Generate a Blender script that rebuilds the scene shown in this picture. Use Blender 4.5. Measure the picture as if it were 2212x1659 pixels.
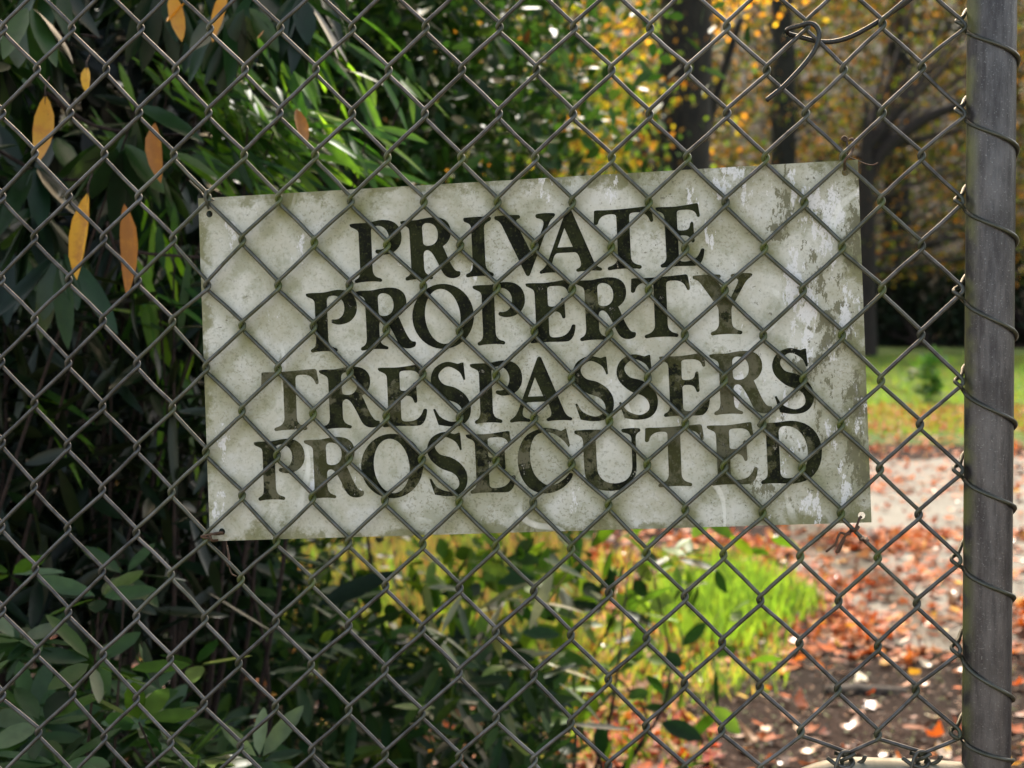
import bpy, math, random
import numpy as np
from mathutils import Vector, Matrix, Quaternion
random.seed(7); rng = np.random.default_rng(7)
S = bpy.context.scene; C = S.collection
for o in list(bpy.data.objects): bpy.data.objects.remove(o)

# ------------------------------------------------------------------ camera, light, exposure
CAMPOS = Vector((0.2585, -1.4543, 1.35)); CAMROT = (1.50971, 0.0, 0.14476)
cd = bpy.data.cameras.new('camera'); cam = bpy.data.objects.new('camera', cd); C.objects.link(cam)
cam.location = CAMPOS; cam.rotation_euler = CAMROT
cd.lens = 58.875; cd.sensor_width = 36; cd.clip_start = 0.05; cd.clip_end = 500
cd.dof.use_dof = True; cd.dof.focus_distance = 1.455; cd.dof.aperture_fstop = 9.8
S.camera = cam
SUN_EL, SUN_AZ = math.radians(45), math.radians(-8)      # azimuth measured from +Y, towards +X
w = bpy.data.worlds.new('World'); S.world = w; w.use_nodes = True
nt = w.node_tree; bg = nt.nodes['Background']
sky = nt.nodes.new('ShaderNodeTexSky'); sky.sky_type = 'NISHITA'; sky.sun_disc = False
sky.sun_elevation = SUN_EL; sky.sun_rotation = SUN_AZ
sky.dust_density = 3.0; sky.air_density = .8; sky.ozone_density = .4
warm = nt.nodes.new('ShaderNodeVectorMath'); warm.operation = 'MULTIPLY'; warm.inputs[1].default_value = (1.16, 1.0, .74)   # thin autumn haze, light filtered through the wood
nt.links.new(sky.outputs[0], warm.inputs[0]); nt.links.new(warm.outputs[0], bg.inputs[0]); bg.inputs[1].default_value = 0.15
sl = bpy.data.lights.new('sun', 'SUN'); sl.energy = 2.0; sl.angle = math.radians(0.5); sl.color = (1, .95, .87)
sun = bpy.data.objects.new('sun', sl); C.objects.link(sun)
sd = Vector((math.sin(SUN_AZ) * math.cos(SUN_EL), math.cos(SUN_AZ) * math.cos(SUN_EL), math.sin(SUN_EL)))
sun.rotation_euler = sd.to_track_quat('Z', 'Y').to_euler()
S.view_settings.view_transform = 'Standard'; S.view_settings.look = 'None'
S.view_settings.exposure = 2.0; S.view_settings.gamma = 1
S.render.engine = 'CYCLES'
S.cycles.max_bounces = 6; S.cycles.transparent_max_bounces = 8

# fence-plane frame: the fence leans back 1.5 degrees; fence parts are modelled upright in it
TF = Matrix(((0.999992, 5.3e-05, -0.003915, 0.00536), (5.3e-05, 0.999639, 0.026858, -0.0368),
             (0.003915, -0.026858, 0.999632, -0.03958), (0, 0, 0, 1)))

# ------------------------------------------------------------------ helpers
CM = cam.rotation_euler.to_matrix(); FPX = 3617.5
def at(px, py, D):
    """world point D metres ahead of the photographer, in the direction px, py"""
    return CAMPOS + CM @ (Vector(((px - 1106) / FPX, -(py - 829.5) / FPX, -1)) * D)

def tag(o, label=None, cat=None, group=None, kind=None):
    if label: o['label'] = label
    if cat: o['category'] = cat
    if group: o['group'] = group
    if kind: o['kind'] = kind
    return o
def empty(name, loc=(0, 0, 0), mat=None):
    o = bpy.data.objects.new(name, None); C.objects.link(o); o.empty_display_size = .1
    if mat is not None: o.matrix_world = mat
    else: o.location = loc
    return o
def link(name, me, mat, parent=None):
    o = bpy.data.objects.new(name, me); C.objects.link(o)
    if mat: me.materials.append(mat)
    if parent is not None: o.parent = parent
    return o
def npmesh(name, V, F, col=None, smooth=False):
    """V (n,3), F (m,k) all faces with k corners"""
    V = np.ascontiguousarray(V, np.float32); F = np.ascontiguousarray(F, np.int32)
    me = bpy.data.meshes.new(name); k = F.shape[1]
    me.vertices.add(len(V)); me.vertices.foreach_set('co', V.ravel())
    me.loops.add(F.size); me.loops.foreach_set('vertex_index', F.ravel())
    me.polygons.add(len(F)); me.polygons.foreach_set('loop_start', np.arange(0, F.size, k, dtype=np.int32))
    if smooth: me.polygons.foreach_set('use_smooth', np.ones(len(F), bool))
    me.update(calc_edges=True); me.validate()
    if col is not None:
        a = me.color_attributes.new('col', 'FLOAT_COLOR', 'POINT')
        c = np.ones((len(V), 4), np.float32); c[:, :3] = col; a.data.foreach_set('color', c.ravel())
    return me

class Tubes:
    def __init__(s): s.V = []; s.F = []; s.n = 0; s.A = []
    def add(s, pts, r, sides=8, attr=None, cap=True, smooth_n=0):
        P = np.array(pts, float)
        if smooth_n: P, tt = catmull(P, smooth_n)
        n = len(P); R = np.interp(np.linspace(0, 1, n), np.linspace(0, 1, len(r)), r) if hasattr(r, '__len__') else np.full(n, r)
        T = np.gradient(P, axis=0); T /= np.linalg.norm(T, axis=1)[:, None] + 1e-12
        a = np.array([0, 0, 1.]) if abs(T[0][2]) < .9 else np.array([1., 0, 0])
        u = np.cross(T[0], a); u /= np.linalg.norm(u); U = [u]
        for i in range(1, n):
            u = U[-1] - T[i] * (U[-1] @ T[i]); U.append(u / (np.linalg.norm(u) + 1e-12))
        U = np.array(U); W = np.cross(T, U); th = np.linspace(0, 2 * np.pi, sides, endpoint=False)
        V = P[:, None] + R[:, None, None] * (U[:, None] * np.cos(th)[None, :, None] + W[:, None] * np.sin(th)[None, :, None])
        s.V.append(V.reshape(-1, 3)); i = np.arange(n - 1)[:, None] * sides + np.arange(sides)[None]
        j = np.arange(n - 1)[:, None] * sides + (np.arange(sides)[None] + 1) % sides
        s.F.append(np.stack([i, j, j + sides, i + sides], -1).reshape(-1, 4) + s.n)
        if attr is not None: s.A.append(np.repeat(np.interp(np.linspace(0, 1, n), np.linspace(0, 1, len(attr)), attr), sides))
        s.n += n * sides
        if cap:
            for e, k in ((P[0] - T[0] * R[0] * .3, 0), (P[-1] + T[-1] * R[-1] * .3, (n - 1) * sides)):
                s.V.append(e[None]); c = s.n; base = c - n * sides if k == 0 else c - sides - 1
                base = (s.n - n * sides) if k == 0 else (s.n - 1 - sides)
                q = np.arange(sides); s.F.append(np.stack([base + q, base + (q + 1) % sides, np.full(sides, c), np.full(sides, c)], -1))
                if attr is not None: s.A.append(np.array([attr[0 if k == 0 else -1]]))
                s.n += 1
    def build(s, name, mat, parent=None):
        V = np.concatenate(s.V); F = np.concatenate(s.F)
        tri = F[:, 2] == F[:, 3]
        me = bpy.data.meshes.new(name); faces = F[~tri].tolist() + F[tri][:, :3].tolist()
        me.from_pydata(V.tolist(), [], faces); me.polygons.foreach_set('use_smooth', np.ones(len(faces), bool)); me.update()
        if s.A:
            a = me.attributes.new('mask', 'FLOAT', 'POINT'); a.data.foreach_set('value', np.concatenate(s.A).astype(np.float32))
        return link(name, me, mat, parent)
def catmull(P, n):
    P = np.array(P, float); Q = np.vstack([2 * P[0] - P[1], P, 2 * P[-1] - P[-2]]); out = []
    for i in range(1, len(Q) - 2):
        for t in np.linspace(0, 1, n, endpoint=False):
            a, b, c, d = Q[i - 1], Q[i], Q[i + 1], Q[i + 2]
            out.append(.5 * ((2 * b) + (-a + c) * t + (2 * a - 5 * b + 4 * c - d) * t * t + (-a + 3 * b - 3 * c + d) * t ** 3))
    out.append(P[-1]); return np.array(out), None

# leaf templates: stations along the leaf (s, half-width)
TPL = {
 'long': [(0, .0), (.1, .45), (.3, .92), (.5, 1), (.72, .82), (.9, .38), (1, 0)],
 'oval': [(0, .05), (.2, .75), (.45, 1), (.75, .85), (.92, .4), (1, 0)],
 'blade': [(0, .7), (.4, 1), (.75, .6), (1, 0)],
 'far': [(0, 0), (.45, 1), (1, 0)],
}
def leaves(name, P, D, N, L, W, col, mat, parent=None, tpl='long', curl=None, fold=.25, bend=0.):
    P, D, N = (np.asarray(a, float) for a in (P, D, N)); n = len(P)
    L = np.broadcast_to(L, n); W = np.broadcast_to(W, n)
    curl = np.zeros(n) if curl is None else np.broadcast_to(curl, n)
    D = D / np.linalg.norm(D, axis=1)[:, None]; Sd = np.cross(D, N); Sd /= np.linalg.norm(Sd, axis=1)[:, None] + 1e-9
    N = np.cross(Sd, D); st = TPL[tpl]; T = []; F = []
    if tpl == 'far':
        T = [(0, 0), (.5, -1), (1, 0), (.5, 1)]; F = [(0, 1, 3), (1, 2, 3)]
    else:
        T.append((st[0][0], 0))
        for s_, w_ in st[1:-1]: T += [(s_, -w_), (s_, 0), (s_, w_)]
        T.append((1, 0)); m = len(st) - 2
        F += [(0, 1, 2), (0, 2, 3)]
        for k in range(m - 1):
            a = 1 + 3 * k
            for b in (0, 1): F += [(a + b, a + 3 + b, a + 4 + b), (a + b, a + 4 + b, a + 1 + b)]
        e = 1 + 3 * (m - 1); z = len(T) - 1; F += [(e, z, e + 1), (e + 1, z, e + 2)]
    T = np.array(T, float); F = np.array(F)
    s_, y_ = T[:, 0], T[:, 1]
    V = (P[:, None] + (L[:, None] * s_)[..., None] * D[:, None] + (W[:, None] * y_ * .5 + (L * bend)[:, None] * (s_ ** 2 - s_))[..., None] * Sd[:, None]
         + ((L * curl)[:, None] * s_ ** 2 + (W * fold)[:, None] * np.abs(y_) * .5)[..., None] * N[:, None])
    V = V.reshape(-1, 3); k = len(T); FF = (F[None] + (np.arange(n) * k)[:, None, None]).reshape(-1, 3)
    cc = np.repeat(np.asarray(col, float), k, axis=0)
    me = npmesh(name, V, FF, cc, smooth=(tpl in ('long', 'oval')))
    return link(name, me, mat, parent)
def rv(n): v = rng.normal(size=(n, 3)); return v / np.linalg.norm(v, axis=1)[:, None]
def pick(cols, n, jit=.25, w=None):
    cols = np.array(cols, float); i = rng.choice(len(cols), n, p=(None if w is None else np.array(w) / sum(w)))
    return np.clip(cols[i] * rng.uniform(1 - jit, 1 + jit, (n, 1)) * rng.uniform(.92, 1.08, (n, 3)), 0.002, .95)

# ------------------------------------------------------------------ materials
class NT:
    def __init__(s, name):
        s.m = bpy.data.materials.new(name); s.m.use_nodes = True; s.t = s.m.node_tree
        s.b = s.t.nodes['Principled BSDF']; s.out = s.t.nodes['Material Output']
    def n(s, ty, **kw):
        x = s.t.nodes.new(ty)
        for k, v in kw.items(): setattr(x, k, v)
        return x
    def set(s, sock, v):
        if hasattr(v, 'links') or isinstance(v, bpy.types.NodeSocket): s.t.links.new(v, sock)
        else: sock.default_value = v
    def math(s, op, a, b=0., clamp=False):
        x = s.n('ShaderNodeMath', operation=op, use_clamp=clamp); s.set(x.inputs[0], a); s.set(x.inputs[1], b); return x.outputs[0]
    def mix(s, f, a, b):
        x = s.n('ShaderNodeMix', data_type='RGBA'); s.set(x.inputs['Factor'], f); s.set(x.inputs[6], c4(a)); s.set(x.inputs[7], c4(b)); return x.outputs[2]
    def noise(s, vec, scale, detail=4, rough=.55, dist=0.):
        x = s.n('ShaderNodeTexNoise'); s.set(x.inputs['Vector'], vec); x.inputs['Scale'].default_value = scale
        x.inputs['Detail'].default_value = detail; x.inputs['Roughness'].default_value = rough; x.inputs['Distortion'].default_value = dist; return x.outputs[0]
    def ramp(s, f, lo, hi):
        x = s.n('ShaderNodeMapRange', interpolation_type='SMOOTHSTEP'); s.set(x.inputs[0], f); x.inputs[1].default_value = lo; x.inputs[2].default_value = hi; return x.outputs[0]
    def obj(s): return s.n('ShaderNodeTexCoord').outputs['Object']
    def scale(s, vec, sc):
        x = s.n('ShaderNodeMapping'); s.set(x.inputs[0], vec); x.inputs['Scale'].default_value = sc; return x.outputs[0]
    def bump(s, h, st, dist=.001):
        x = s.n('ShaderNodeBump'); s.set(x.inputs['Height'], h); x.inputs['Strength'].default_value = st; x.inputs['Distance'].default_value = dist
        s.t.links.new(x.outputs[0], s.b.inputs['Normal'])
def c4(c): return c if isinstance(c, bpy.types.NodeSocket) else (*c[:3], 1)

def leafmat(name, rough=.4, trans=.35, tint=(1.35, 1.25, .55), spec=.5):
    t = NT(name); a = t.n('ShaderNodeAttribute', attribute_name='col')
    nz = t.noise(t.obj(), 60, 3); c = t.mix(t.ramp(nz, .3, .75), a.outputs['Color'], (0, 0, 0))
    mm = t.n('ShaderNodeMix', data_type='RGBA'); mm.inputs['Factor'].default_value = .25
    t.set(mm.inputs[6], a.outputs['Color']); t.set(mm.inputs[7], c); c = mm.outputs[2]
    t.set(t.b.inputs['Base Color'], c); t.b.inputs['Roughness'].default_value = rough
    t.b.inputs['Specular IOR Level'].default_value = spec
    tr = t.n('ShaderNodeBsdfTranslucent'); v = t.n('ShaderNodeVectorMath', operation='MULTIPLY'); t.set(v.inputs[0], c); v.inputs[1].default_value = tuple(x * 1.6 for x in tint)
    t.set(tr.inputs[0], v.outputs[0]); mx = t.n('ShaderNodeMixShader'); mx.inputs[0].default_value = trans
    t.t.links.new(t.b.outputs[0], mx.inputs[1]); t.t.links.new(tr.outputs[0], mx.inputs[2]); t.t.links.new(mx.outputs[0], t.out.inputs[0])
    return t.m
M_leaf = leafmat('leaf', .42, .35, spec=.3); M_gloss = leafmat('glossy_leaf', .30, .22, spec=.32)
M_soft = leafmat('soft_leaf', .5, .3, spec=.22)
M_grass = leafmat('grass', .45, .5); M_dead = leafmat('fallen_leaf', .6, .2, (1.2, 1, .8), spec=.12); M_wet = leafmat('wet_leaf', .32, .2, (1.2, 1, .8), spec=.5)
M_autumn = leafmat('autumn_leaf', .6, .55, (1.25, 1.1, .7)); M_dull = leafmat('dull_foliage', .7, .15, spec=.2)

def bark(name, a, b, sc=8):
    t = NT(name); o = t.scale(t.obj(), (sc, sc, sc * .25)); nz = t.noise(o, 3, 6)
    t.set(t.b.inputs['Base Color'], t.mix(t.ramp(nz, .35, .65), a, b)); t.b.inputs['Roughness'].default_value = .9; t.bump(nz, .6, .02); return t.m
M_bark = bark('bark', (.006, .005, .004), (.020, .016, .011)); M_bark2 = bark('reddish_bark', (.009, .005, .004), (.024, .014, .010))
M_twig = bark('twig', (.012, .006, .005), (.035, .018, .014), 40)

def yelmat():
    t = NT('withered_leaf'); o = t.obj(); a = t.n('ShaderNodeAttribute', attribute_name='col').outputs['Color']; n1 = t.noise(o, 38, 5, .65); n2 = t.noise(o, 260, 4, .7)
    c = t.mix(t.ramp(n1, .45, .7), a, (.48, .19, .012)); c = t.mix(t.math('MULTIPLY', t.ramp(n2, .62, .70), .6), c, (.20, .08, .015)); t.set(t.b.inputs['Base Color'], c); t.b.inputs['Roughness'].default_value = .4
    tr = t.n('ShaderNodeBsdfTranslucent'); t.set(tr.inputs[0], c); mx = t.n('ShaderNodeMixShader'); mx.inputs[0].default_value = .4
    t.t.links.new(t.b.outputs[0], mx.inputs[1]); t.t.links.new(tr.outputs[0], mx.inputs[2]); t.t.links.new(mx.outputs[0], t.out.inputs[0]); return t.m
M_yel = yelmat()
# galvanised wire with algae where the mask is high
def wiremat(name, base, dark, moss, rough=.42, metal=.55):
    t = NT(name); o = t.obj(); n1 = t.noise(o, 90, 5); n2 = t.noise(o, 700, 3); n3 = t.noise(o, 9, 3)
    c = t.mix(t.ramp(n1, .3, .7), base, dark); c = t.mix(t.math('MULTIPLY', t.ramp(n3, .5, .7), .45), c, tuple(min(1, x * 1.9) for x in base)); c = t.mix(t.math('MULTIPLY', t.ramp(t.noise(o, 55, 6, .75), .64, .70), .5), c, (.09, .04, .02)); c = t.mix(t.math('MULTIPLY', t.ramp(n2, .55, .75), .5), c, (.05, .04, .03))
    a = t.n('ShaderNodeAttribute', attribute_name='mask').outputs['Fac']
    geo = t.n('ShaderNodeNewGeometry'); sx = t.n('ShaderNodeSeparateXYZ'); t.set(sx.inputs[0], geo.outputs['Normal'])
    under = t.ramp(t.math('MULTIPLY', sx.outputs[2], -1), .0, .8)
    k = t.math('ADD', t.math('MULTIPLY', a, 1.0), t.math('MULTIPLY', under, .35)); k = t.math('MULTIPLY', k, t.ramp(t.math('ADD', n1, t.math('MULTIPLY', n3, .6)), .45, .85), True)
    c = t.mix(k, c, moss); t.set(t.b.inputs['Base Color'], c); t.b.inputs['Roughness'].default_value = rough
    t.set(t.b.inputs['Metallic'], t.math('MULTIPLY', t.math('SUBTRACT', 1, k), metal)); t.bump(t.math('ADD', n2, t.math('MULTIPLY', k, n1)), .35, .0006); return t.m
M_wire = wiremat('galvanised_wire', (.100, .096, .100), (.042, .039, .041), (.075, .095, .018), .30, .75)
M_lace = wiremat('dark_wire', (.075, .072, .07), (.035, .032, .03), (.05, .06, .02), .3, .7)
M_hook = wiremat('black_wire', (.018, .019, .024), (.010, .010, .013), (.03, .03, .02), .22, .4)
M_rust = wiremat('rusty_wire', (.09, .03, .018), (.03, .009, .007), (.06, .05, .02), .5, .3)

# ------------------------------------------------------------------ setting: ground
def surf(name, z, cols, sc, x0, x1, y0, y1, edge=.0, rough=.9, bumpd=.02, nx=60, ny=60, wav=0):
    t = NT(name); o = t.obj(); n1 = t.noise(o, sc, 6, .65); n2 = t.noise(o, sc * 14, 6, .7); n3 = t.noise(o, sc * .22, 3)
    c = t.mix(t.ramp(n1, .35, .68), cols[0], cols[1]); c = t.mix(t.ramp(n2, .5, .75), c, cols[2]); c = t.mix(t.ramp(n3, .45, .7), c, cols[3])
    t.set(t.b.inputs['Base Color'], c); t.b.inputs['Roughness'].default_value = rough; t.b.inputs['Specular IOR Level'].default_value = .08; t.bump(t.math('ADD', n1, n2), .8, bumpd)
    X, Y = np.meshgrid(np.linspace(0, 1, nx), np.linspace(0, 1, ny)); xx = x0 + X * (x1 - x0)
    wob = lambda x, k: wav * (np.sin(x * 1.3 + k) * .5 + np.sin(x * 3.1 + k * 2) * .3 + np.sin(x * 7.7 + k * 3) * .15)
    ya = y0 + wob(xx, 1.); yb = y1 + wob(xx, 4.); yy = ya + Y * (yb - ya)
    V = np.stack([xx, yy, np.full_like(xx, z)], -1).reshape(-1, 3); i = np.arange(ny - 1)[:, None] * nx + np.arange(nx - 1)[None]
    F = np.stack([i, i + 1, i + nx + 1, i + nx], -1).reshape(-1, 4)
    return tag(link(name, npmesh(name, V, F), t.m), kind='structure')
surf('ground', 0, ((.014, .008, .006), (.028, .015, .011), (.06, .036, .028), (.012, .008, .006)), 1.5, -150, 150, -60, 200, nx=3, ny=3, rough=.95)
surf('driveway', .004, ((.15, .145, .125), (.215, .208, .18), (.085, .07, .055), (.17, .155, .135)), 1.2, .45, 40, 4.75, 11.6, wav=.5, nx=200, rough=.7)
surf('path', .004, ((.26, .23, .19), (.36, .33, .28), (.18, .15, .12), (.30, .27, .22)), 1.5, -30, 30, -30, -.5, wav=.1, nx=60, ny=20)  # pale ground added on the camera side to bounce sunlight onto the sign
surf('lawn', .006, ((.055, .10, .02), (.09, .13, .03), (.14, .10, .04), (.045, .085, .02)), 1.0, -40, 60, 12.6, 33.5, wav=.6, nx=200)

def hill():
    nx, ny = 80, 30; X, Y = np.meshgrid(np.linspace(-110, 110, nx), np.linspace(0, 1, ny))
    yy = 42 + Y * 90; zz = -.2 + 34 * Y ** .8 + 1.2 * np.sin(X * .17) * Y + .8 * np.sin(X * .43 + 2) * Y
    V = np.stack([X, yy, zz], -1).reshape(-1, 3); i = np.arange(ny - 1)[:, None] * nx + np.arange(nx - 1)[None]
    F = np.stack([i, i + 1, i + nx + 1, i + nx], -1).reshape(-1, 4)
    t = NT('hillside'); n = t.noise(t.obj(), .6, 6); t.set(t.b.inputs['Base Color'], t.mix(n, (.015, .018, .01), (.05, .035, .02))); t.b.inputs['Roughness'].default_value = 1
    tag(link('hill', npmesh('hill', V, F, smooth=True), t.m), kind='structure')
hill()

# ------------------------------------------------------------------ chain-link fence
KN = [[[-4221,16215],[-3567,16198],[-2914,16184],[-2267,16165],[-1618,16155],[-964,16134],[-302,16128],[355,16114],[1006,16093],[1667,16071],[2325,16072],[2995,16067],[3628,16061],[4289,16029]],
[[-3903,15836],[-3243,15822],[-2589,15801],[-1947,15793],[-1295,15779],[-636,15758],[22,15750],[679,15736],[1337,15721],[1994,15713],[2663,15692],[3307,15682],[3956,15689]],
[[-4242,15446],[-3589,15439],[-2937,15427],[-2286,15415],[-1629,15403],[-967,15384],[-311,15372],[348,15360],[1001,15348],[1664,15334],[2328,15331],[2993,15318],[3631,15313],[4292,15295]],
[[-3932,15075],[-3268,15059],[-2613,15042],[-1958,15031],[-1305,15021],[-647,14992],[15,14982],[670,14972],[1339,14963],[1990,14960],[2656,14944],[3312,14941],[3958,14946]],
[[-4250,14686],[-3610,14679],[-2947,14665],[-2300,14660],[-1640,14643],[-981,14614],[-321,14600],[337,14591],[995,14584],[1660,14577],[2319,14572],[2985,14565],[3628,14571],[4284,14564]],
[[-3945,14309],[-3282,14297],[-2625,14286],[-1979,14274],[-1315,14249],[-653,14222],[5,14218],[664,14207],[1334,14195],[1976,14178],[2648,14180],[3304,14182],[3964,14190]],
[[-4265,13932],[-3617,13923],[-2960,13913],[-2307,13870],[-1648,13868],[-995,13872],[-327,13857],[330,13845],[996,13830],[1662,13821],[2315,13819],[2977,13815],[3640,13822],[4291,13819]],
[[-3948,13558],[-3296,13551],[-2638,13542],[-1983,13508],[-1325,13501],[-660,13475],[-2,13459],[664,13460],[1320,13447],[1974,13434],[2645,13428],[3309,13435],[3966,13436]],
[[-4276,13175],[-3629,13164],[-2974,13159],[-2324,13132],[-1654,13121],[-993,13096],[-335,13086],[325,13073],[990,13056],[1656,13059],[2314,13049],[2988,13052],[3637,13048],[4297,13041]],
[[-3960,12794],[-3307,12771],[-2643,12762],[-1990,12744],[-1333,12722],[-664,12707],[-3,12698],[662,12704],[1322,12680],[1981,12666],[2642,12665],[3304,12664],[3964,12676]],
[[-4279,12430],[-3644,12407],[-2982,12393],[-2329,12366],[-1667,12344],[-1002,12331],[-343,12325],[321,12326],[991,12305],[1653,12300],[2318,12295],[2977,12297],[3633,12292],[4300,12293]],
[[-3971,12028],[-3316,12008],[-2658,11996],[-1994,11979],[-1343,11968],[-679,11956],[-8,11952],[654,11956],[1316,11946],[1984,11915],[2646,11902],[3309,11908],[3958,11910]],
[[-4290,11654],[-3651,11645],[-2993,11622],[-2334,11597],[-1678,11575],[-1011,11574],[-338,11571],[320,11564],[988,11556],[1651,11534],[2314,11534],[2969,11534],[3621,11534],[4290,11528]],
[[-3966,11268],[-3323,11260],[-2666,11247],[-2010,11218],[-1353,11212],[-675,11193],[-5,11186],[659,11175],[1318,11176],[1980,11157],[2631,11146],[3295,11155],[3950,11151]],
[[-4291,10883],[-3651,10878],[-2999,10857],[-2352,10853],[-1688,10842],[-1014,10824],[-346,10814],[318,10803],[987,10794],[1651,10785],[2307,10768],[2967,10780],[3627,10772],[4293,10762]],
[[-3959,10504],[-3320,10495],[-2679,10476],[-2033,10454],[-1361,10460],[-683,10437],[-12,10430],[659,10428],[1317,10415],[1982,10398],[2630,10394],[3293,10395],[3947,10409]],
[[-4300,10092],[-3617,10121],[-3005,10099],[-2362,10076],[-1694,10071],[-1017,10064],[-347,10052],[320,10041],[987,10022],[1649,10012],[2304,10006],[2982,10017],[3632,10013],[4299,10043]],
[[-3950,9753],[-3319,9731],[-2682,9705],[-2024,9700],[-1359,9683],[-685,9674],[-13,9676],[659,9675],[1319,9651],[1985,9652],[2638,9666],[3373,9803],[4006,9827]]]
knots = {}
for v, rowp in enumerate(KN):
    for i, (x, z) in enumerate(rowp):
        knots[((2 * i if v % 2 == 0 else 2 * i + 1), v)] = (x / 1e4, z / 1e4)
def knot(u, v):
    if (u, v) in knots: return knots[(u, v)]
    r_ = random.Random(u * 977 + v)
    uu = min(max(u, 0), 26); vv = min(max(v, 0), 16)
    if (uu + vv) % 2: uu = uu + 1 if uu < 26 else uu - 1
    x, z = knots[(uu, vv)]
    return (x + (u - uu) * .0330 + r_.uniform(-.0007, .0007), z - (v - vv) * .0379 - (u - uu) * .0001 + r_.uniform(-.0007, .0007))
WR = .00182; TD = WR * 1.08
U0, V0, V1, V1R = -22, -15, 37, 17
tb = Tubes()
for k in range(U0, 26):
    bot = V1R if k >= 22 else V1
    pts = []; msk = []
    vs = list(range(V0, bot + 1)); r_ = random.Random(k)
    for v in vs:
        left = (k + v) % 2 == 0
        x, z = knot(k if left else k + 1, v); sg = -1 if left else 1
        # arriving / leaving sides: '/' runs in front of the plane, '\' behind
        ya, yb = (-TD, TD) if left else (TD, -TD)
        x0 = x + sg * WR * 1.02; inn = -sg
        sx = knot(26, v)[0] if False else 0
        m = (min(max((x + .30) / .12, 0), 1) * .75 + .25) * (.5 + .5 * r_.random())
        if not (u_sign := (-.28 < x < .39 and 1.12 < z < 1.52)): m *= .35
        q = [(x0 + inn * .0026, ya * 1.02, z + .0044, .7 * m), (x0 + inn * .0004, ya * .55, z + .0018, m), (x0, 0, z, m),
             (x0 + inn * .0004, yb * .55, z - .0018, m), (x0 + inn * .0026, yb * 1.02, z - .0044, .7 * m)]
        if bot == V1R and v == V1R: q = q[:2]
        for a in q: pts.append((a[0] + r_.uniform(-.00012, .00012), a[1], a[2])); msk.append(a[3])
        if v < bot:
            nx_, nz_ = knot((k + 1) if left else k, v + 1); ax, az = x0 + inn * .0026, z - .0044
            bx, bz = nx_ - sg * WR * 1.02 + sg * .0026, nz_ + .0044
            for f in (.12, .5, .88):
                j_ = .0004 if f == .5 else .0001
                pts.append((ax + (bx - ax) * f + r_.uniform(-j_, j_), yb * 1.05, az + (bz - az) * f + r_.uniform(-j_, j_))); msk.append(.06 * m + .16 * u_sign)
    P = np.array(pts)
    # one Catmull pass keeps the loops round
    PP, _ = catmull(P, 3 if k > -3 else 1); mm = np.interp(np.linspace(0, 1, len(PP)), np.linspace(0, 1, len(msk)), msk)
    tb.add(PP, WR, 8 if k > -3 else 5, attr=mm)
# twisted selvage at the bottom right: neighbouring wires wrap round each other
for (x, z) in ((.3373, .9803), (.4006, .9827)):
    a = [(x + .007, -.003, z + .0045), (x + .001, -.0045, z + .001), (x - .0045, -.001, z - .003), (x - .001, .004, z - .0075), (x + .007, .003, z - .0065), (x + .0135, .001, z - .0025), (x + .0155, -.001, z + .002)]
    tb.add(a, WR, 8, attr=[.15] * 7, smooth_n=5)
    b = [(x - .010, .002, z + .003), (x - .002, .004, z + .0005), (x + .0055, .001, z - .003), (x + .001, -.004, z - .0075), (x - .008, -.003, z - .006), (x - .0165, .0, z - .001)]
    tb.add(b, WR, 8, attr=[.15] * 6, smooth_n=5)
    c = [(x - .014, -.001, z - .045), (x - .0115, -.007, z - .022), (x - .0095, -.008, z - .006), (x - .005, -.006, z + .005), (x + .001, -.004, z + .006), (x + .004, .002, z + .002), (x + .002, .008, z - .012), (x, .026, z - .02)]
    tb.add(c, .0016, 8, attr=[.1] * 8, smooth_n=6)
fence = tag(empty('chain_link_fence', mat=TF), 'galvanised chain link fence laced to a grey steel post, leaning slightly back', 'fence')
tb.build('wire_mesh', M_wire, fence)

# post, rail, lacing
def postmat():
    t = NT('weathered_post'); o = t.obj(); n1 = t.noise(t.scale(o, (1, 1, .12)), 160, 6, .7); n2 = t.noise(o, 22, 5); n3 = t.noise(o, 600, 3); n4 = t.noise(t.scale(o, (1, 1, .4)), 30, 6, .65)
    c = t.mix(t.ramp(t.math('ADD', t.math('MULTIPLY', n1, .45), t.math('MULTIPLY', n4, .55)), .38, .62), (.045, .041, .046), (.115, .108, .115)); c = t.mix(t.math('MULTIPLY', t.ramp(n2, .52, .70), .5), c, (.035, .032, .034))
    c = t.mix(t.math('MULTIPLY', t.ramp(n3, .60, .72), .6), c, (.24, .24, .25))
    n5 = t.noise(t.scale(o, (1, 1, .3)), 70, 8, .8); c = t.mix(t.math('MULTIPLY', t.ramp(n5, .60, .66), .7), c, (.03, .026, .028))
    sx = t.n('ShaderNodeSeparateXYZ'); t.set(sx.inputs[0], o)
    side = t.ramp(t.math('MULTIPLY', t.math('SUBTRACT', sx.outputs[0], .4545), -1), .010, .021)   # algae lives on the mesh side
    k = t.math('MULTIPLY', side, t.ramp(t.noise(o, 35, 4), .35, .6)); c = t.mix(k, c, (.12, .125, .045))
    t.set(t.b.inputs['Base Color'], c); t.b.inputs['Roughness'].default_value = .40; t.set(t.b.inputs['Metallic'], t.math('MULTIPLY', t.math('SUBTRACT', 1, k), .75)); t.bump(t.math('ADD', n1, n3), .3, .001); return t.m
M_post = postmat(); PX0, PX1, PY, PR = .4531, .4568, .010, .0204      # axis x at z=1.7 and z=.96 run almost parallel
pt = Tubes(); px = lambda z: .4543 + (1.3 - z) * .0022
pt.add([(px(z), PY, z) for z in np.linspace(.03, 2.25, 14)], PR, 40); pt.build('post', M_post, fence)
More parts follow.
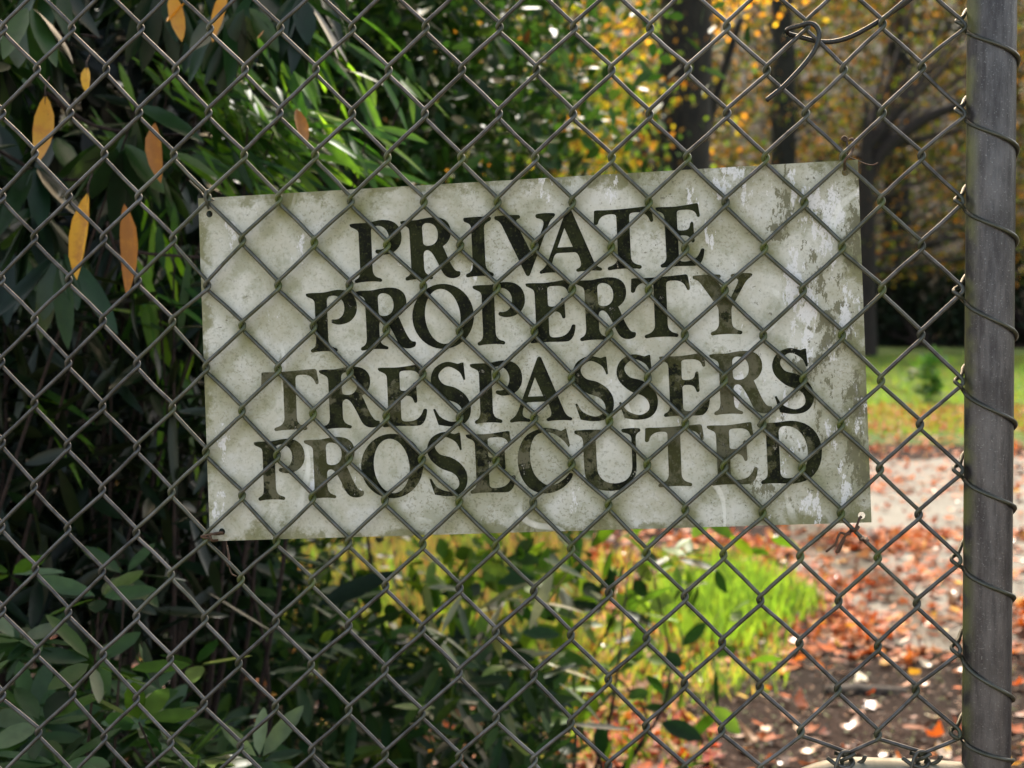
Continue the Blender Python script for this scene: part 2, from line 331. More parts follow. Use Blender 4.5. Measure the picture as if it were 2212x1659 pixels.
cp = Tubes(); cp.add([(px(2.25), PY, z) for z in (2.24, 2.262, 2.275, 2.282)], [PR * 1.12, PR * 1.12, PR * .8, PR * .1], 32); cp.build('post_cap', M_post, fence)
def railmat():
    t = NT('pale_rail'); o = t.obj(); n1 = t.noise(o, 60, 6); n2 = t.noise(o, 500, 3)
    c = t.mix(t.ramp(n1, .35, .7), (.26, .25, .21), (.16, .155, .12)); c = t.mix(t.math('MULTIPLY', t.ramp(n2, .6, .75), .6), c, (.08, .08, .05))
    t.set(t.b.inputs['Base Color'], c); t.b.inputs['Roughness'].default_value = .45; t.b.inputs['Metallic'].default_value = .4; return t.m
M_rail = railmat()
rt = Tubes(); rz = .9785 - .021
rt.add([(.452, .010, rz - .0015), (.41, .010, rz), (.37, .010, rz + .0003), (.335, .010, rz - .001), (.305, .010, rz - .011), (.283, .010, rz - .032), (.272, .010, rz - .065), (.270, .010, rz - .12), (.270, .010, rz - .5), (.270, .010, .03)], .0205, 32, smooth_n=8)
rt.build('bottom_rail', M_rail, fence)
LACE = [(0.4265,1.6057,1.5732),(0.4265,1.5316,1.4982),(0.4266,1.456,1.4217),(0.426,1.3794,1.3417),(0.4279,1.3032,1.2665),(0.4273,1.2287,1.1957),(0.4263,1.1521,1.1193),(0.427,1.0764,1.0322),(0.427,1.0042,0.9805)]
turns = [(.4265, 1.6057 + .0745 * k, 1.5732 + .0745 * k) for k in (5, 4, 3, 2, 1)] + list(LACE) + [(.427, 1.0042 - .074 * k, .9805 - .076 * k) for k in (1, 2, 3, 4, 5, 6)]
lt = Tubes(); pts = []; lr = PR + .0017
for i, (lx, lz, rz_) in enumerate(turns):
    nz = turns[i + 1][1] if i + 1 < len(turns) else lz - .075
    pts += [(lx + .0032, .006, lz + .0055), (lx - .0012, .0045, lz + .003), (lx - .0030, -.001, lz + .0005), (lx + .0008, -.0052, lz - .0025)]
    for f in np.linspace(.06, 1, 9):
        th = math.pi + f * math.pi; cx = px(lz)
        pts.append((cx + lr * math.cos(th), PY + lr * math.sin(th), lz - .0035 + (rz_ - lz + .0035) * f ** .8))
    for f in np.linspace(.12, .9, 7):
        th = f * math.pi; pts.append((px(lz) + lr * math.cos(th), PY + lr * math.sin(th), rz_ + (nz + .008 - rz_) * f))
lt.add(pts, .0018, 8, attr=[.25] * len(pts), smooth_n=2); lt.build('lacing_wire', M_lace, fence)

# ------------------------------------------------------------------ sign
def bez(path):
    """list of tokens -> polyline; M x y / L x y / C x1 y1 x2 y2 x y"""
    out = []; t = path.split(); i = 0; cur = None
    while i < len(t):
        k = t[i]
        if k in 'ML': cur = (float(t[i + 1]), float(t[i + 2])); out.append(cur); i += 3
        elif k == 'C':
            a = cur; b, c, d = [(float(t[i + 1 + 2 * j]), float(t[i + 2 + 2 * j])) for j in range(3)]
            for q in range(1, 9):
                f = q / 8; g = 1 - f
                out.append(tuple(g ** 3 * a[m] + 3 * g * g * f * b[m] + 3 * g * f * f * c[m] + f ** 3 * d[m] for m in (0, 1)))
            cur = d; i += 7
        else: i += 1
    if math.dist(out[0], out[-1]) < .01: out.pop()
    return out
def smooth(pts, corners=()):
    P = [np.array(p, float) for p in pts]; n = len(P); out = []
    for i in range(n):
        b, c = P[i], P[(i + 1) % n]; a = b if i in corners else P[i - 1]; d = c if (i + 1) % n in corners else P[(i + 2) % n]
        for t in np.linspace(0, 1, 6, endpoint=False):
            out.append(tuple(.5 * ((2 * b) + (-a + c) * t + (2 * a - 5 * b + 4 * c - d) * t * t + (-a + 3 * b - 3 * c + d) * t ** 3)))
    return out
ell = lambda cx, cy, rx, ry, ro: [(cx + rx * math.cos(a) * math.cos(ro) - ry * math.sin(a) * math.sin(ro), cy + rx * math.cos(a) * math.sin(ro) + ry * math.sin(a) * math.cos(ro)) for a in np.linspace(0, 2 * math.pi, 48, endpoint=False)]
G = {
 'P': (83, [bez('M 0 97 C 8 99 20 97 30 98 C 40 99 48 102 57 101 C 75 100 84 88 84 72 C 84 54 70 44 54 44 C 48 44 44 46 42 47 C 39 48 39 53 43 53 C 54 51 63 58 63 72 C 63 84 54 92 45 92 C 38 92 34 89 34 83 L 34 22 C 34 12 38 8 46 6 C 50 5 50 0 46 0 C 38 2 14 2 8 0 C 4 -1 2 4 6 6 C 12 8 13.5 13 13.5 22 L 13.5 80 C 13.5 87 9 88 3 91 C -2 93 -1 97 0 97')]),
 'R': (93, [bez('M 0 97 C 8 99 18 97 28 98 C 38 100 46 101 53 101 C 71 101 81 92 81 77 C 81 66 76 58 67 53 C 71 45 77 25 83 17 C 85 13 88 11 92 11 C 95 11 94 5 92 3 C 86 -1 76 -1 70 4 C 64 9 62 18 57 28 C 52 38 48 47 42 48 C 38 48 35.5 46 35 40 L 35 22 C 35 12 38 8 47 5 C 50 4 49 0 46 0 C 38 2 16 2 8 0 C 3 -1 2 4 6 6 C 12 8 14 13 14 22 L 13.5 80 C 13 87 9 88 3 91 C -2 93 -1 97 0 97'),
            bez('M 34.5 84 C 34.5 90 39 93 45 92 C 54 91 60 84 60 73 C 60 62 54 55 44 55 C 38 55 35 57 35 62')]),
 'I': (45, [bez('M 1 97 C 12 98 32 98 43 97 C 46 96 46 92 43 90 C 36 88 33 84 33 78 L 33 22 C 33 13 37 8 44 6 C 47 4 46 0 43 0 C 34 2 12 2 3 0 C -1 0 -1 5 2 6 C 9 8 12 13 12 22 L 12 78 C 12 86 8 88 2 90 C -1 92 -1 96 1 97')]),
 'V': (100, [bez('M 1 97 C 12 98 28 98 40 97 C 43 96 43 92 40 91 C 36 90 34 88 36 83 L 60 30 L 79 76 C 82 84 80 88 70 90 C 66 92 67 96 70 97 C 78 98 90 98 97 97 C 101 96 100 93 97 90 C 91 86 89 80 86 74 L 55 1 C 53 -4 49 -4 47 1 L 14 76 C 10 86 7 89 2 91 C -1 92 -1 96 1 97')]),
 'A': (103, [bez('M 49 103 C 51 106 54 106 56 102 L 89 18 C 92 10 95 7 101 5 C 104 3 103 0 99 0 C 92 1.5 72 1.5 64 0 C 60 0 59 4 62 5 C 68 7 70 11 68 18 C 66 26 64 32 58 32 L 32 32 C 27 32 24 26 22 18 C 20 10 24 7 32 5 C 35 4 35 0 31 0 C 24 1.5 12 1.5 4 0 C 0 -1 -1 3 2 5 C 8 8 12 13 15 20 L 49 103'), bez('M 44 72 L 31.5 41 L 56.5 41')]),
 'T': (93, [bez('M 3 97 C 5 98 12 97 22 97 C 40 97 60 98 88 100 C 91 100 92 98 92.5 96 L 95 78 C 95 74 91 73 90 76 C 86 88 79 91 68 91 C 60 91 57 90 57 84 L 57 22 C 57 12 62 8 71 6 C 75 5 74 0 70 0 C 61 2 32 2 23 0 C 18 0 18 5 22 6 C 31 8 36.5 13 36.5 22 L 36.5 84 C 36.5 89 34 90 27 90 C 16 90 9 86 7 77 C 6 73 0 73 0 77 L 1 92 C 1 96 1 97 3 97')]),
 'E': (78, [bez('M 0 97 C 10 98 25 96 35 97 C 50 98 60 100 68 100.5 C 71 100 71 99 71 96 L 73 81 C 73 78 69 77 68 80 C 66 88 60 91 50 91 C 38 91 34.5 91 34.5 85 L 34.5 64 C 34.5 59 36 58 42 58 C 52 58 55 60 56 68 C 57 72 61 72 61.5 69 L 62.5 41 C 62 37 58 37 57 40 C 55 48 51 50 43 50 C 37 50 35 49 35 44 L 35 16 C 35 9 38 8 46 8 C 60 8 68 14 72 26 C 74 29 79 28 78 24 C 77 14 74 5 66 1 C 55 -1 30 3 8 0 C 3 -1 2 4 6 6 C 12 8 14 12 14 20 L 13.5 80 C 13 87 9 88 3 91 C -2 93 -1 97 0 97')]),
 'O': (101, [ell(50.5, 50, 50.5, 53, 0), ell(50, 50, 29, 45, math.radians(5))]),
 'Y': (98, [bez('M 1 97 C 12 98 34 98 44 97 C 47 96 46 92 43 91 C 40 89 40 87 42 83 L 59 56 L 73 82 C 76 88 73 90 65 91 C 61 92 61 97 65 97 C 74 98 88 98 95 97 C 99 96 98 93 95 91 C 88 87 85 82 82 77 L 63 46 C 61 43 61 40 61 36 L 61 22 C 61 12 66 8 75 6 C 79 5 78 0 74 0 C 65 2 38 2 29 0 C 25 0 24 5 28 6 C 36 8 40 13 40 22 L 40 38 C 40 42 39 45 37 48 L 15 80 C 10 88 6 90 2 91 C -1 92 -1 96 1 97')]),
 'D': (104, [bez('M 0 97 C 12 99 26 97 40 99 C 48 100 52 100.5 58 100 C 86 98 104 78 104 50 C 104 18 84 0 56 -1 C 40 -1 24 2 7 0 C 2 -1 1 4 5 6 C 12 8 14 12 14 20 L 13.5 80 C 13 87 9 88 3 91 C -2 93 -1 97 0 97'), bez('M 34.5 82 C 34.5 90 40 92 46 92 C 66 92 81 74 81 48 C 81 22 68 8 48 8 C 38 8 35 12 35 20')]),
 'U': (108, [bez('M 1 97 C 12 98 34 98 43 97 C 46 96 46 92 42 91 C 37 88 34.5 84 34.5 78 L 35 38 C 35 20 46 9 64 9 C 82 9 93 20 93 38 L 93 80 C 93 87 88 89 80 91 C 76 92 76 97 80 97 C 88 98 100 98 106 97 C 109 96 109 92 106 91 C 102 89 100 86 100 80 L 100 36 C 100 12 84 -3 58 -3 C 30 -3 14 10 14 36 L 13.5 78 C 13.5 86 9 88 2 91 C -1 92 -1 96 1 97')]),
 'S': (64, [smooth([(55, 100.5), (57, 73), (54.5, 71.5), (47, 86), (28, 94.6), (13, 82), (20, 67), (40, 60), (56, 48), (64.4, 31), (62, 12), (50, 0), (31, -2.8), (10, .6), (2, 26), (5, 27), (14.6, 12.5), (34, 4.8), (49, 11.5), (50, 24), (41, 35), (20.5, 44), (4, 60), (0, 77), (8, 94), (27, 102.5), (46, 98.5), (52, 100.5)], (0, 1, 2, 13, 14, 15, 26))]),
 'C': (91, [smooth([(82.6, 101.6), (88, 73.4), (86, 70), (77, 82), (62.5, 92.7), (46, 96.4), (30, 89.7), (21.6, 69), (22.5, 42), (31, 22.8), (47.6, 10), (62.5, 10.9), (77.4, 19.8), (86, 28.7), (91, 27), (89, 19.8), (80, 9.4), (65.5, .5), (46, -3.7), (23.8, 2), (7.4, 19.8), (0, 48), (4.5, 74.9), (19, 94), (44.6, 103), (62.5, 101), (74.4, 97.5)], (0, 1, 2, 13, 26))]),
}
TEXT = [('PRIVATE',[[-981,13891,-1004,14433,-523,13912,-547,14454],[-519,13912,-543,14454,-7,13935,-31,14476],[47,13938,22,14479,290,13949,266,14490],[324,13950,299,14491,862,13975,837,14515],[701,13968,676,14508,1253,13993,1228,14532],[1196,13990,1171,14530,1704,14013,1678,14552],[1743,14015,1717,14554,2144,14033,2118,14571]]),('PROPERTY',[[-1387,13270,-1408,13815,-933,13290,-954,13834],[-926,13290,-947,13834,-409,13313,-431,13856],[-427,13312,-449,13855,127,13336,104,13879],[129,13336,107,13879,582,13356,559,13898],[601,13357,579,13899,1024,13375,1000,13917],[1041,13376,1018,13917,1545,13398,1521,13939],[1521,13397,1497,13938,2023,13419,1999,13959],[2062,13421,2038,13961,2575,13443,2550,13982]]),('TRESPASSERS',[[-1815,12558,-1833,13106,-1293,12581,-1312,13128],[-1270,12582,-1289,13129,-740,12606,-760,13152],[-729,12606,-749,13152,-302,12625,-322,13171],[-257,12627,-277,13173,90,12642,70,13187],[104,12643,83,13188,557,12663,536,13207],[437,12658,416,13202,994,12682,972,13226],[1011,12683,990,13227,1358,12699,1337,13242],[1396,12700,1374,13243,1742,12716,1720,13258],[1775,12717,1753,13259,2194,12736,2172,13277],[2209,12736,2187,13278,2721,12759,2698,13300],[2740,12760,2717,13301,3080,12775,3056,13315]]),('PROSECUTED',[[-1881,11930,-1898,12476,-1421,11952,-1438,12497],[-1414,11952,-1431,12497,-886,11977,-905,12521],[-900,11977,-918,12520,-335,12003,-354,12546],[-292,12005,-311,12548,58,12022,39,12564],[65,12022,46,12564,493,12043,473,12584],[517,12044,498,12585,1001,12067,981,12607],[1030,12068,1009,12608,1607,12095,1586,12635],[1644,12097,1623,12636,2147,12121,2126,12659],[2188,12123,2167,12661,2609,12143,2587,12680],[2620,12143,2598,12681,3160,12169,3137,12705]])]
def fillmesh(name, loops, y, ext):
    """filled flat outline with holes in the x-z plane, given thickness"""
    cu = bpy.data.curves.new(name, 'CURVE'); cu.dimensions = '2D'; cu.fill_mode = 'BOTH'; cu.extrude = ext
    for lp in loops:
        sp = cu.splines.new('POLY'); sp.points.add(len(lp) - 1); sp.use_cyclic_u = True
        for p, (a, b) in zip(sp.points, lp): p.co = (a, b, 0, 1)
    o = bpy.data.objects.new(name, cu); C.objects.link(o); me = bpy.data.meshes.new_from_object(o)
    bpy.data.objects.remove(o); me.transform(Matrix.Rotation(math.pi / 2, 4, 'X')); me.transform(Matrix.Translation((0, y, 0)))
    me.name = name; return me
SY = .0062; ST = .0008
def signmat():
    t = NT('weathered_white_sign'); o = t.obj(); sx = t.n('ShaderNodeSeparateXYZ'); t.set(sx.inputs[0], o); X, Z = sx.outputs[0], sx.outputs[2]
    M = lambda a, b: t.math('MULTIPLY', a, b)
    n1 = t.noise(o, 13, 5); n2 = t.noise(o, 40, 6, .65); n4 = t.noise(o, 7, 4); n5 = t.noise(o, 150, 5, .7)
    c = t.mix(t.ramp(n1, .35, .65), (.43, .41, .33), (.60, .585, .54)); c = t.mix(M(t.ramp(n4, .45, .7), .45), c, (.25, .245, .165)); c = t.mix(M(t.ramp(M(n2, -1), -.50, -.36), .55), c, (.26, .26, .17)); c = t.mix(M(t.ramp(n2, .50, .70), .65), c, (.63, .615, .60))
    # bands along the wires: algae plus the mesh's soft shadow painted in
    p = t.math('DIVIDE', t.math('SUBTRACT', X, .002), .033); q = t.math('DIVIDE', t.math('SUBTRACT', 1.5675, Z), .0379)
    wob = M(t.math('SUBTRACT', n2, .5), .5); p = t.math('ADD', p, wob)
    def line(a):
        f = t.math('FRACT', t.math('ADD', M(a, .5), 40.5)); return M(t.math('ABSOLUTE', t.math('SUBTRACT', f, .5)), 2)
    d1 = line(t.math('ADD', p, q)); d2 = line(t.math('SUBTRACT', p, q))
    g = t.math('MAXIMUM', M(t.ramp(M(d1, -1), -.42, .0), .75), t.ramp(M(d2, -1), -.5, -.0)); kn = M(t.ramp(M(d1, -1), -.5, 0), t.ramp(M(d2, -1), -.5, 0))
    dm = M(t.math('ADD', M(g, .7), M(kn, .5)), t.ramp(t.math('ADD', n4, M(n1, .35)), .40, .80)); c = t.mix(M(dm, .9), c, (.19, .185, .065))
    # edges gather moss and dirt
    ex = t.math('MAXIMUM', t.ramp(X, .31, .36), t.ramp(M(X, -1), .215, .245)); ez = t.math('MAXIMUM', t.ramp(t.math('SUBTRACT', Z, M(X, .045)), 1.455, 1.482), t.ramp(M(t.math('SUBTRACT', Z, M(X, .045)), -1), -1.185, -1.162))
    e = t.math('MAXIMUM', ex, ez); k = t.ramp(t.math('ADD', t.noise(o, 26, 8, .72), M(e, .19)), .58, .70); c = t.mix(M(k, .8), c, (.16, .155, .06))
    # top right and right end: coating flaked, streaked downwards
    rg = t.math('MAXIMUM', t.ramp(X, .16, .34), M(t.ramp(Z, 1.42, 1.49), t.ramp(X, -.05, .2)))
    st = t.noise(t.scale(o, (1, 1, .42)), 34, 9, .72); k2 = t.ramp(t.math('ADD', st, M(rg, .085)), .632, .648); c = t.mix(M(k2, .85), c, (.72, .70, .72))
    st2 = t.noise(t.scale(o, (1.1, 1, .5)), 22, 9, .75); k4 = t.ramp(t.math('ADD', st2, M(rg, .10)), .655, .67); c = t.mix(M(k4, .9), c, (.14, .13, .075))
    # fine grain of lichen specks, uneven in density
    n3 = t.noise(o, 430, 3); k3 = M(t.ramp(n3, .53, .66), t.math('ADD', .22, M(t.ramp(n4, .42, .65), .30))); c = t.mix(k3, c, (.13, .12, .06))
    k5 = M(t.ramp(n5, .62, .66), t.math('ADD', .3, M(t.math('MAXIMUM', rg, t.ramp(n1, .5, .65)), .6))); c = t.mix(k5, c, (.11, .10, .06))
    # pale snail trails and scratches
    wv = t.n('ShaderNodeTexWave'); t.set(wv.inputs['Vector'], o); wv.inputs['Scale'].default_value = 3.2; wv.inputs['Distortion'].default_value = 14; wv.inputs['Detail'].default_value = 2; wv.inputs['Detail Scale'].default_value = 1.4
    c = t.mix(M(M(t.ramp(wv.outputs[1], .985, .998), t.ramp(n1, .48, .6)), .55), c, (.78, .76, .72))
    t.set(t.b.inputs['Base Color'], c); t.b.inputs['Roughness'].default_value = .6; t.b.inputs['Specular IOR Level'].default_value = .3; t.bump(t.math('ADD', n3, M(k2, .7)), .25, .0006); return t.m
def lettermat():
    t = NT('black_lettering'); o = t.obj(); a = t.n('ShaderNodeAttribute', attribute_name='mask').outputs['Fac']; M = lambda a, b: t.math('MULTIPLY', a, b)
    n1 = t.noise(o, 26, 7, .72); n2 = t.noise(t.scale(o, (1, 1, .6)), 120, 6, .78); n3 = t.noise(o, 480, 3); n4 = t.noise(o, 60, 5, .7)
    c = t.mix(t.ramp(n4, .4, .6), (.005, .006, .003), (.019, .022, .007))
    f = t.ramp(t.math('ADD', n1, M(t.math('SUBTRACT', a, .5), .5)), .51, .55); c = t.mix(M(f, .85), c, t.mix(t.ramp(n4, .42, .58), (.050, .050, .018), (.125, .115, .075)))
    c = t.mix(M(t.ramp(n3, .56, .7), .35), c, (.10, .105, .045)); c = t.mix(M(t.ramp(n2, .60, .63), .85), c, (.007, .007, .006))
    c = t.mix(M(t.ramp(t.math('ADD', n2, M(a, .03)), .665, .685), .8), c, (.33, .31, .25))
    t.set(t.b.inputs['Base Color'], c); t.b.inputs['Roughness'].default_value = .7; t.b.inputs['Specular IOR Level'].default_value = .12; return t.m
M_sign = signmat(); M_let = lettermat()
sign = tag(empty('warning_sign', mat=TF), 'weathered white metal sign reading PRIVATE PROPERTY TRESPASSERS PROSECUTED behind the wire mesh', 'sign')
cr = [(-.2408, 1.4662), (.3435, 1.4927), (.3572, 1.1827), (-.2318, 1.1556)]
outl = []
for i in range(4):
    a, b = cr[i], cr[(i + 1) % 4]
    for f in np.linspace(0, 1, 24, endpoint=False): outl.append((a[0] + (b[0] - a[0]) * f, a[1] + (b[1] - a[1]) * f))
holes = [[(hx + .0031 * math.cos(a), hz + .0031 * math.sin(a)) for a in np.linspace(0, 2 * math.pi, 18, endpoint=False)] for hx, hz in ((-.2305, 1.4520), (.333, 1.4820), (-.2205, 1.1645), (.3487, 1.1885))]
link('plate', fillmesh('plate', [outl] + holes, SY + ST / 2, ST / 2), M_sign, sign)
FADE = {'PRIVATE': [.1, .12, .02, .2, .25, .25, .3], 'PROPERTY': [.4, .25, .15, .35, .35, .4, .45, .75], 'TRESPASSERS': [.75, .5, .45, .1, .35, .3, .45, .45, .6, 1., .35], 'PROSECUTED': [.6, .75, .45, .4, .55, .6, .5, .9, .85, .5]}
from mathutils import Matrix as Mx
for word, quads in TEXT:
    V = []; F = []; A = []
    loops_me = []
    for ch, q, fd in zip(word, quads, FADE[word]):
        wd, lps = G[ch]; q = [v / 1e4 for v in q]
        B0, T0, B1, T1 = (np.array(q[i:i + 2]) for i in (0, 2, 4, 6))
        ml = []
        for lp in lps:
            L_ = []
            for (gx, gy) in lp:
                s_, t_ = gx / wd, gy / 100
                p = (1 - t_) * ((1 - s_) * B0 + s_ * B1) + t_ * ((1 - s_) * T0 + s_ * T1); L_.append(tuple(p))
            ml.append(L_)
        me = fillmesh('glyph', ml, SY - .00012, .00012)
        n0 = len(V); V += [tuple(v.co) for v in me.vertices]; F += [[i + n0 for i in p.vertices] for p in me.polygons]; A += [fd] * len(me.vertices)
        bpy.data.meshes.remove(me)
    me = bpy.data.meshes.new('lettering'); me.from_pydata(V, [], F); me.update()
    at_ = me.attributes.new('mask', 'FLOAT', 'POINT'); at_.data.foreach_set('value', np.array(A, np.float32))
    o = link('lettering', me, M_let, sign); o['label'] = 'faded black serif word %s' % word

# ------------------------------------------------------------------ loose wires on the mesh
def wires(name, label, cat, group, specs, mat):
    t = Tubes()
    for pts, r in specs: t.add(pts, r, 8, attr=[.3] * len(pts), smooth_n=6)
    o = t.build(name, mat); o.matrix_world = TF; return tag(o, label, cat, group)
wires('hooked_wire', 'thick black wire hooked over the mesh near the top, its end pointing down left', 'wire', None,
      [([(.43, .03, 1.70), (.415, .012, 1.655)] + list([(0.3973,0.008,1.6383),(0.3872,0.008,1.6282),(0.3745,0.008,1.6194),(0.3617,0.008,1.6107),(0.3489,0.008,1.6032),(0.3361,0.008,1.597),(0.3232,0.008,1.5936),(0.3102,0.008,1.5937),(0.2972,0.007,1.5971),(0.2867,0.004,1.5995),(0.283,0.0,1.6015),(0.2852,-0.004,1.6034),(0.2941,-0.008,1.605),(0.3018,-0.01,1.6064),(0.3076,-0.011,1.6029),(0.3098,-0.011,1.5957),(0.307,-0.011,1.5854),(0.2994,-0.011,1.5739),(0.2892,-0.011,1.5625),(0.2789,-0.011,1.5523),(0.266,-0.012,1.542)])[1:], .0021)], M_hook)
wires('tie_wire', 'rusty twisted wire tie with two dangling ends at the bottom right sign corner', 'wire', 'wire ties on the sign corners',
      [([(0.3484,0.006,1.187),(0.3467,-0.003,1.1874),(0.3426,-0.005,1.1771),(0.3414,0.004,1.1753),(0.3376,-0.002,1.1749),(0.3349,-0.003,1.1734),(0.3307,-0.004,1.1744),(0.3286,-0.005,1.1713),(0.3266,-0.005,1.1657),(0.3239,-0.005,1.1629),(0.3184,-0.006,1.1584)], .0011), ([(0.3462,0.004,1.1789),(0.3433,-0.004,1.1763),(0.3392,0.001,1.1764),(0.3382,-0.004,1.1738),(0.3352,-0.004,1.1727),(0.3311,-0.004,1.166),(0.3274,-0.005,1.1584),(0.3295,-0.003,1.1589),(0.3322,-0.002,1.1651),(0.334,-0.001,1.1688)], .0011), ([(0.3462,0.004,1.1705),(0.3478,-0.004,1.1688),(0.3503,0.004,1.1706),(0.3509,-0.004,1.1681),(0.3531,0.004,1.1699),(0.3512,-0.004,1.1667),(0.3542,0.001,1.1686)], .0011)], M_rust)
wires('tie_wire', 'curled wire tie at the top right sign corner, one thin end sticking out', 'wire', 'wire ties on the sign corners',
      [([(0.3298,0.008,1.5099),(0.3309,0.008,1.5118),(0.3324,0.008,1.5126),(0.334,0.008,1.5112),(0.3335,0.008,1.5096),(0.3319,0.008,1.5091),(0.3314,0.008,1.5104),(0.333,0.008,1.5101),(0.3343,0.008,1.5074),(0.3346,0.007,1.5019),(0.3344,0.007,1.4966),(0.3325,0.007,1.4939)], .001), ([(0.3363,0.01,1.5095),(0.3381,0.01,1.5105),(0.3397,0.009,1.5096),(0.3399,0.008,1.5047),(0.3383,0.007,1.4992),(0.3341,-0.003,1.494),(0.332,-0.004,1.4901),(0.3324,0.0045,1.4842)], .0012), ([(0.3357,0.008,1.4953),(0.344,0.008,1.4918),(0.3477,0.008,1.49),(0.3516,0.007,1.4885),(0.3547,0.006,1.4879),(0.3579,0.006,1.4885),(0.3602,0.005,1.4898)], .00055)], M_rust)
wires('tie_wire', 'dark wire tie at the bottom left sign corner with a thin loop hanging below', 'wire', 'wire ties on the sign corners',
      [([(-0.2277,-0.005,1.1599),(-0.2348,-0.005,1.1606),(-0.2355,-0.005,1.1614),(-0.229,-0.005,1.1628),(-0.2229,-0.005,1.1643),(-0.2168,-0.005,1.1652),(-0.2175,-0.003,1.1639),(-0.2221,0.006,1.1626)], .0011), ([(-0.2232,0.002,1.1572),(-0.2263,-0.005,1.158),(-0.2273,-0.006,1.1633),(-0.2226,-0.006,1.1637),(-0.2218,0.004,1.1627)], .0012), ([(-0.2174,0.009,1.1564),(-0.2167,0.008,1.1519),(-0.2138,0.002,1.1462),(-0.2115,-0.003,1.141),(-0.2104,-0.003,1.1403),(-0.2125,0.002,1.1445),(-0.2161,0.008,1.1519)], .0005), ([(-0.2185,0.006,1.1389),(-0.2168,0.007,1.1362),(-0.2155,0.007,1.1333),(-0.2135,0.005,1.1342),(-0.2125,0.004,1.1308),(-0.2112,0.003,1.1283),(-0.2092,0.002,1.1262),(-0.2055,0.001,1.125)], .0006)], M_rust)
wires('tie_wire', 'pale wire tie at the top left sign corner, lying along the mesh strand', 'wire', 'wire ties on the sign corners',
      [([(-0.2304,-0.004,1.4716),(-0.2293,-0.002,1.4724),(-0.23,0.004,1.4731),(-0.231,0.004,1.472),(-0.2301,-0.004,1.4713),(-0.2301,-0.005,1.4647),(-0.2293,-0.003,1.46),(-0.2306,0.004,1.4569)], .0012), ([(-0.2495,0.007,1.4829),(-0.2457,0.007,1.4787),(-0.2403,0.006,1.474),(-0.2359,0.004,1.4698),(-0.2322,-0.003,1.4673),(-0.2299,-0.004,1.4633),(-0.224,-0.002,1.4639),(-0.2272,0.003,1.4655)], .0008)], M_lace)

# ------------------------------------------------------------------ shrubs near the fence
def whorls(sites, n, L, W, spread, droop, name, cols, mat, parent, tpl='long', jit=.3, cw=None, curl=(-.12, .1)):
    """rosettes of leaves: sites (k,3); leaves radiate and hang by droop"""
    P = []; D = []; N = []; k = len(sites)
    for s_ in sites:
        ax = np.array([0, 0, 1.]) + rng.normal(0, .45, 3); ax /= np.linalg.norm(ax)
        u = np.cross(ax, [1, .3, 0]); u /= np.linalg.norm(u); v = np.cross(ax, u); ph = rng.uniform(0, 6.28)
        m = rng.integers(max(3, n - 2), n + 3)
        for j in range(m):
            a = ph + j * 2 * math.pi / m + rng.normal(0, .25); r = u * math.cos(a) + v * math.sin(a)
            d = r * spread + ax * rng.normal(.25, .2) + np.array([0, 0, -1.]) * droop * rng.uniform(.5, 1.3)
            P.append(s_ + r * .006); D.append(d); N.append(ax * .8 + r * .3 + rng.normal(0, .25, 3))
    n_ = len(P); return leaves(name, P, D, N, L * rng.uniform(.65, 1.15, n_), W * rng.uniform(.75, 1.15, n_), pick(cols, n_, jit, cw), mat, parent, tpl, rng.uniform(*curl, n_))
def sites(n, x, y, d, keep=None):
    out = []
    while len(out) < n:
        a, b, c = rng.uniform(*x), rng.uniform(*y), rng.uniform(*d)
        if keep is None or keep(a, b): out.append(np.array(at(a, b, c)))
    return out
def stems(name, base, tips, parent, r=.006, mat=M_twig, sag=.1):
    t = Tubes(); base = np.array(base)
    for q in tips:
        q = np.array(q); m = base * .5 + q * .5 + np.array([rng.normal(0, .1), rng.normal(0, .1), .1 * sag]); t.add([base, m, q], [r * 2.2, r * 1.3, r * .5], 5, smooth_n=5, cap=False)
    return t.build(name, mat, parent)

# large-leaved evergreen shrub hanging into the upper left
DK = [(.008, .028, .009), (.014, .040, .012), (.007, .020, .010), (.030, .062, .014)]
rh = tag(empty('hanging_leaf_shrub', (-1.15, 1.0, 0)), 'tall dark evergreen shrub with long drooping leaves, some turned yellow, at upper left', 'shrub')
s1 = sites(46, (-200, 330), (-160, 560), (2.15, 2.9)) + sites(22, (330, 720), (-140, 40), (2.3, 3.0)) + sites(26, (200, 460), (300, 640), (2.7, 3.3))
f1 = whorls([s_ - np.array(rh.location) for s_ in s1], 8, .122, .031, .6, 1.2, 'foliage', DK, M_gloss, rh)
stems('branches', (0, 0, 0), [s_ - np.array(rh.location) for s_ in s1[::9]], rh, .0028)
YL = [(98, 205, 98, 372, .050), (190, 415, 182, 612, .056), (372, -20, 388, 100, .046), (400, 5, 376, 60, .03), (490, -30, 478, 105, .05), (187, 145, 186, 198, .035), (335, 265, 345, 400, .03),
      (268, 440, 270, 640, .032), (640, 235, 652, 330, .045), (570, 65, 565, 90, .03)]
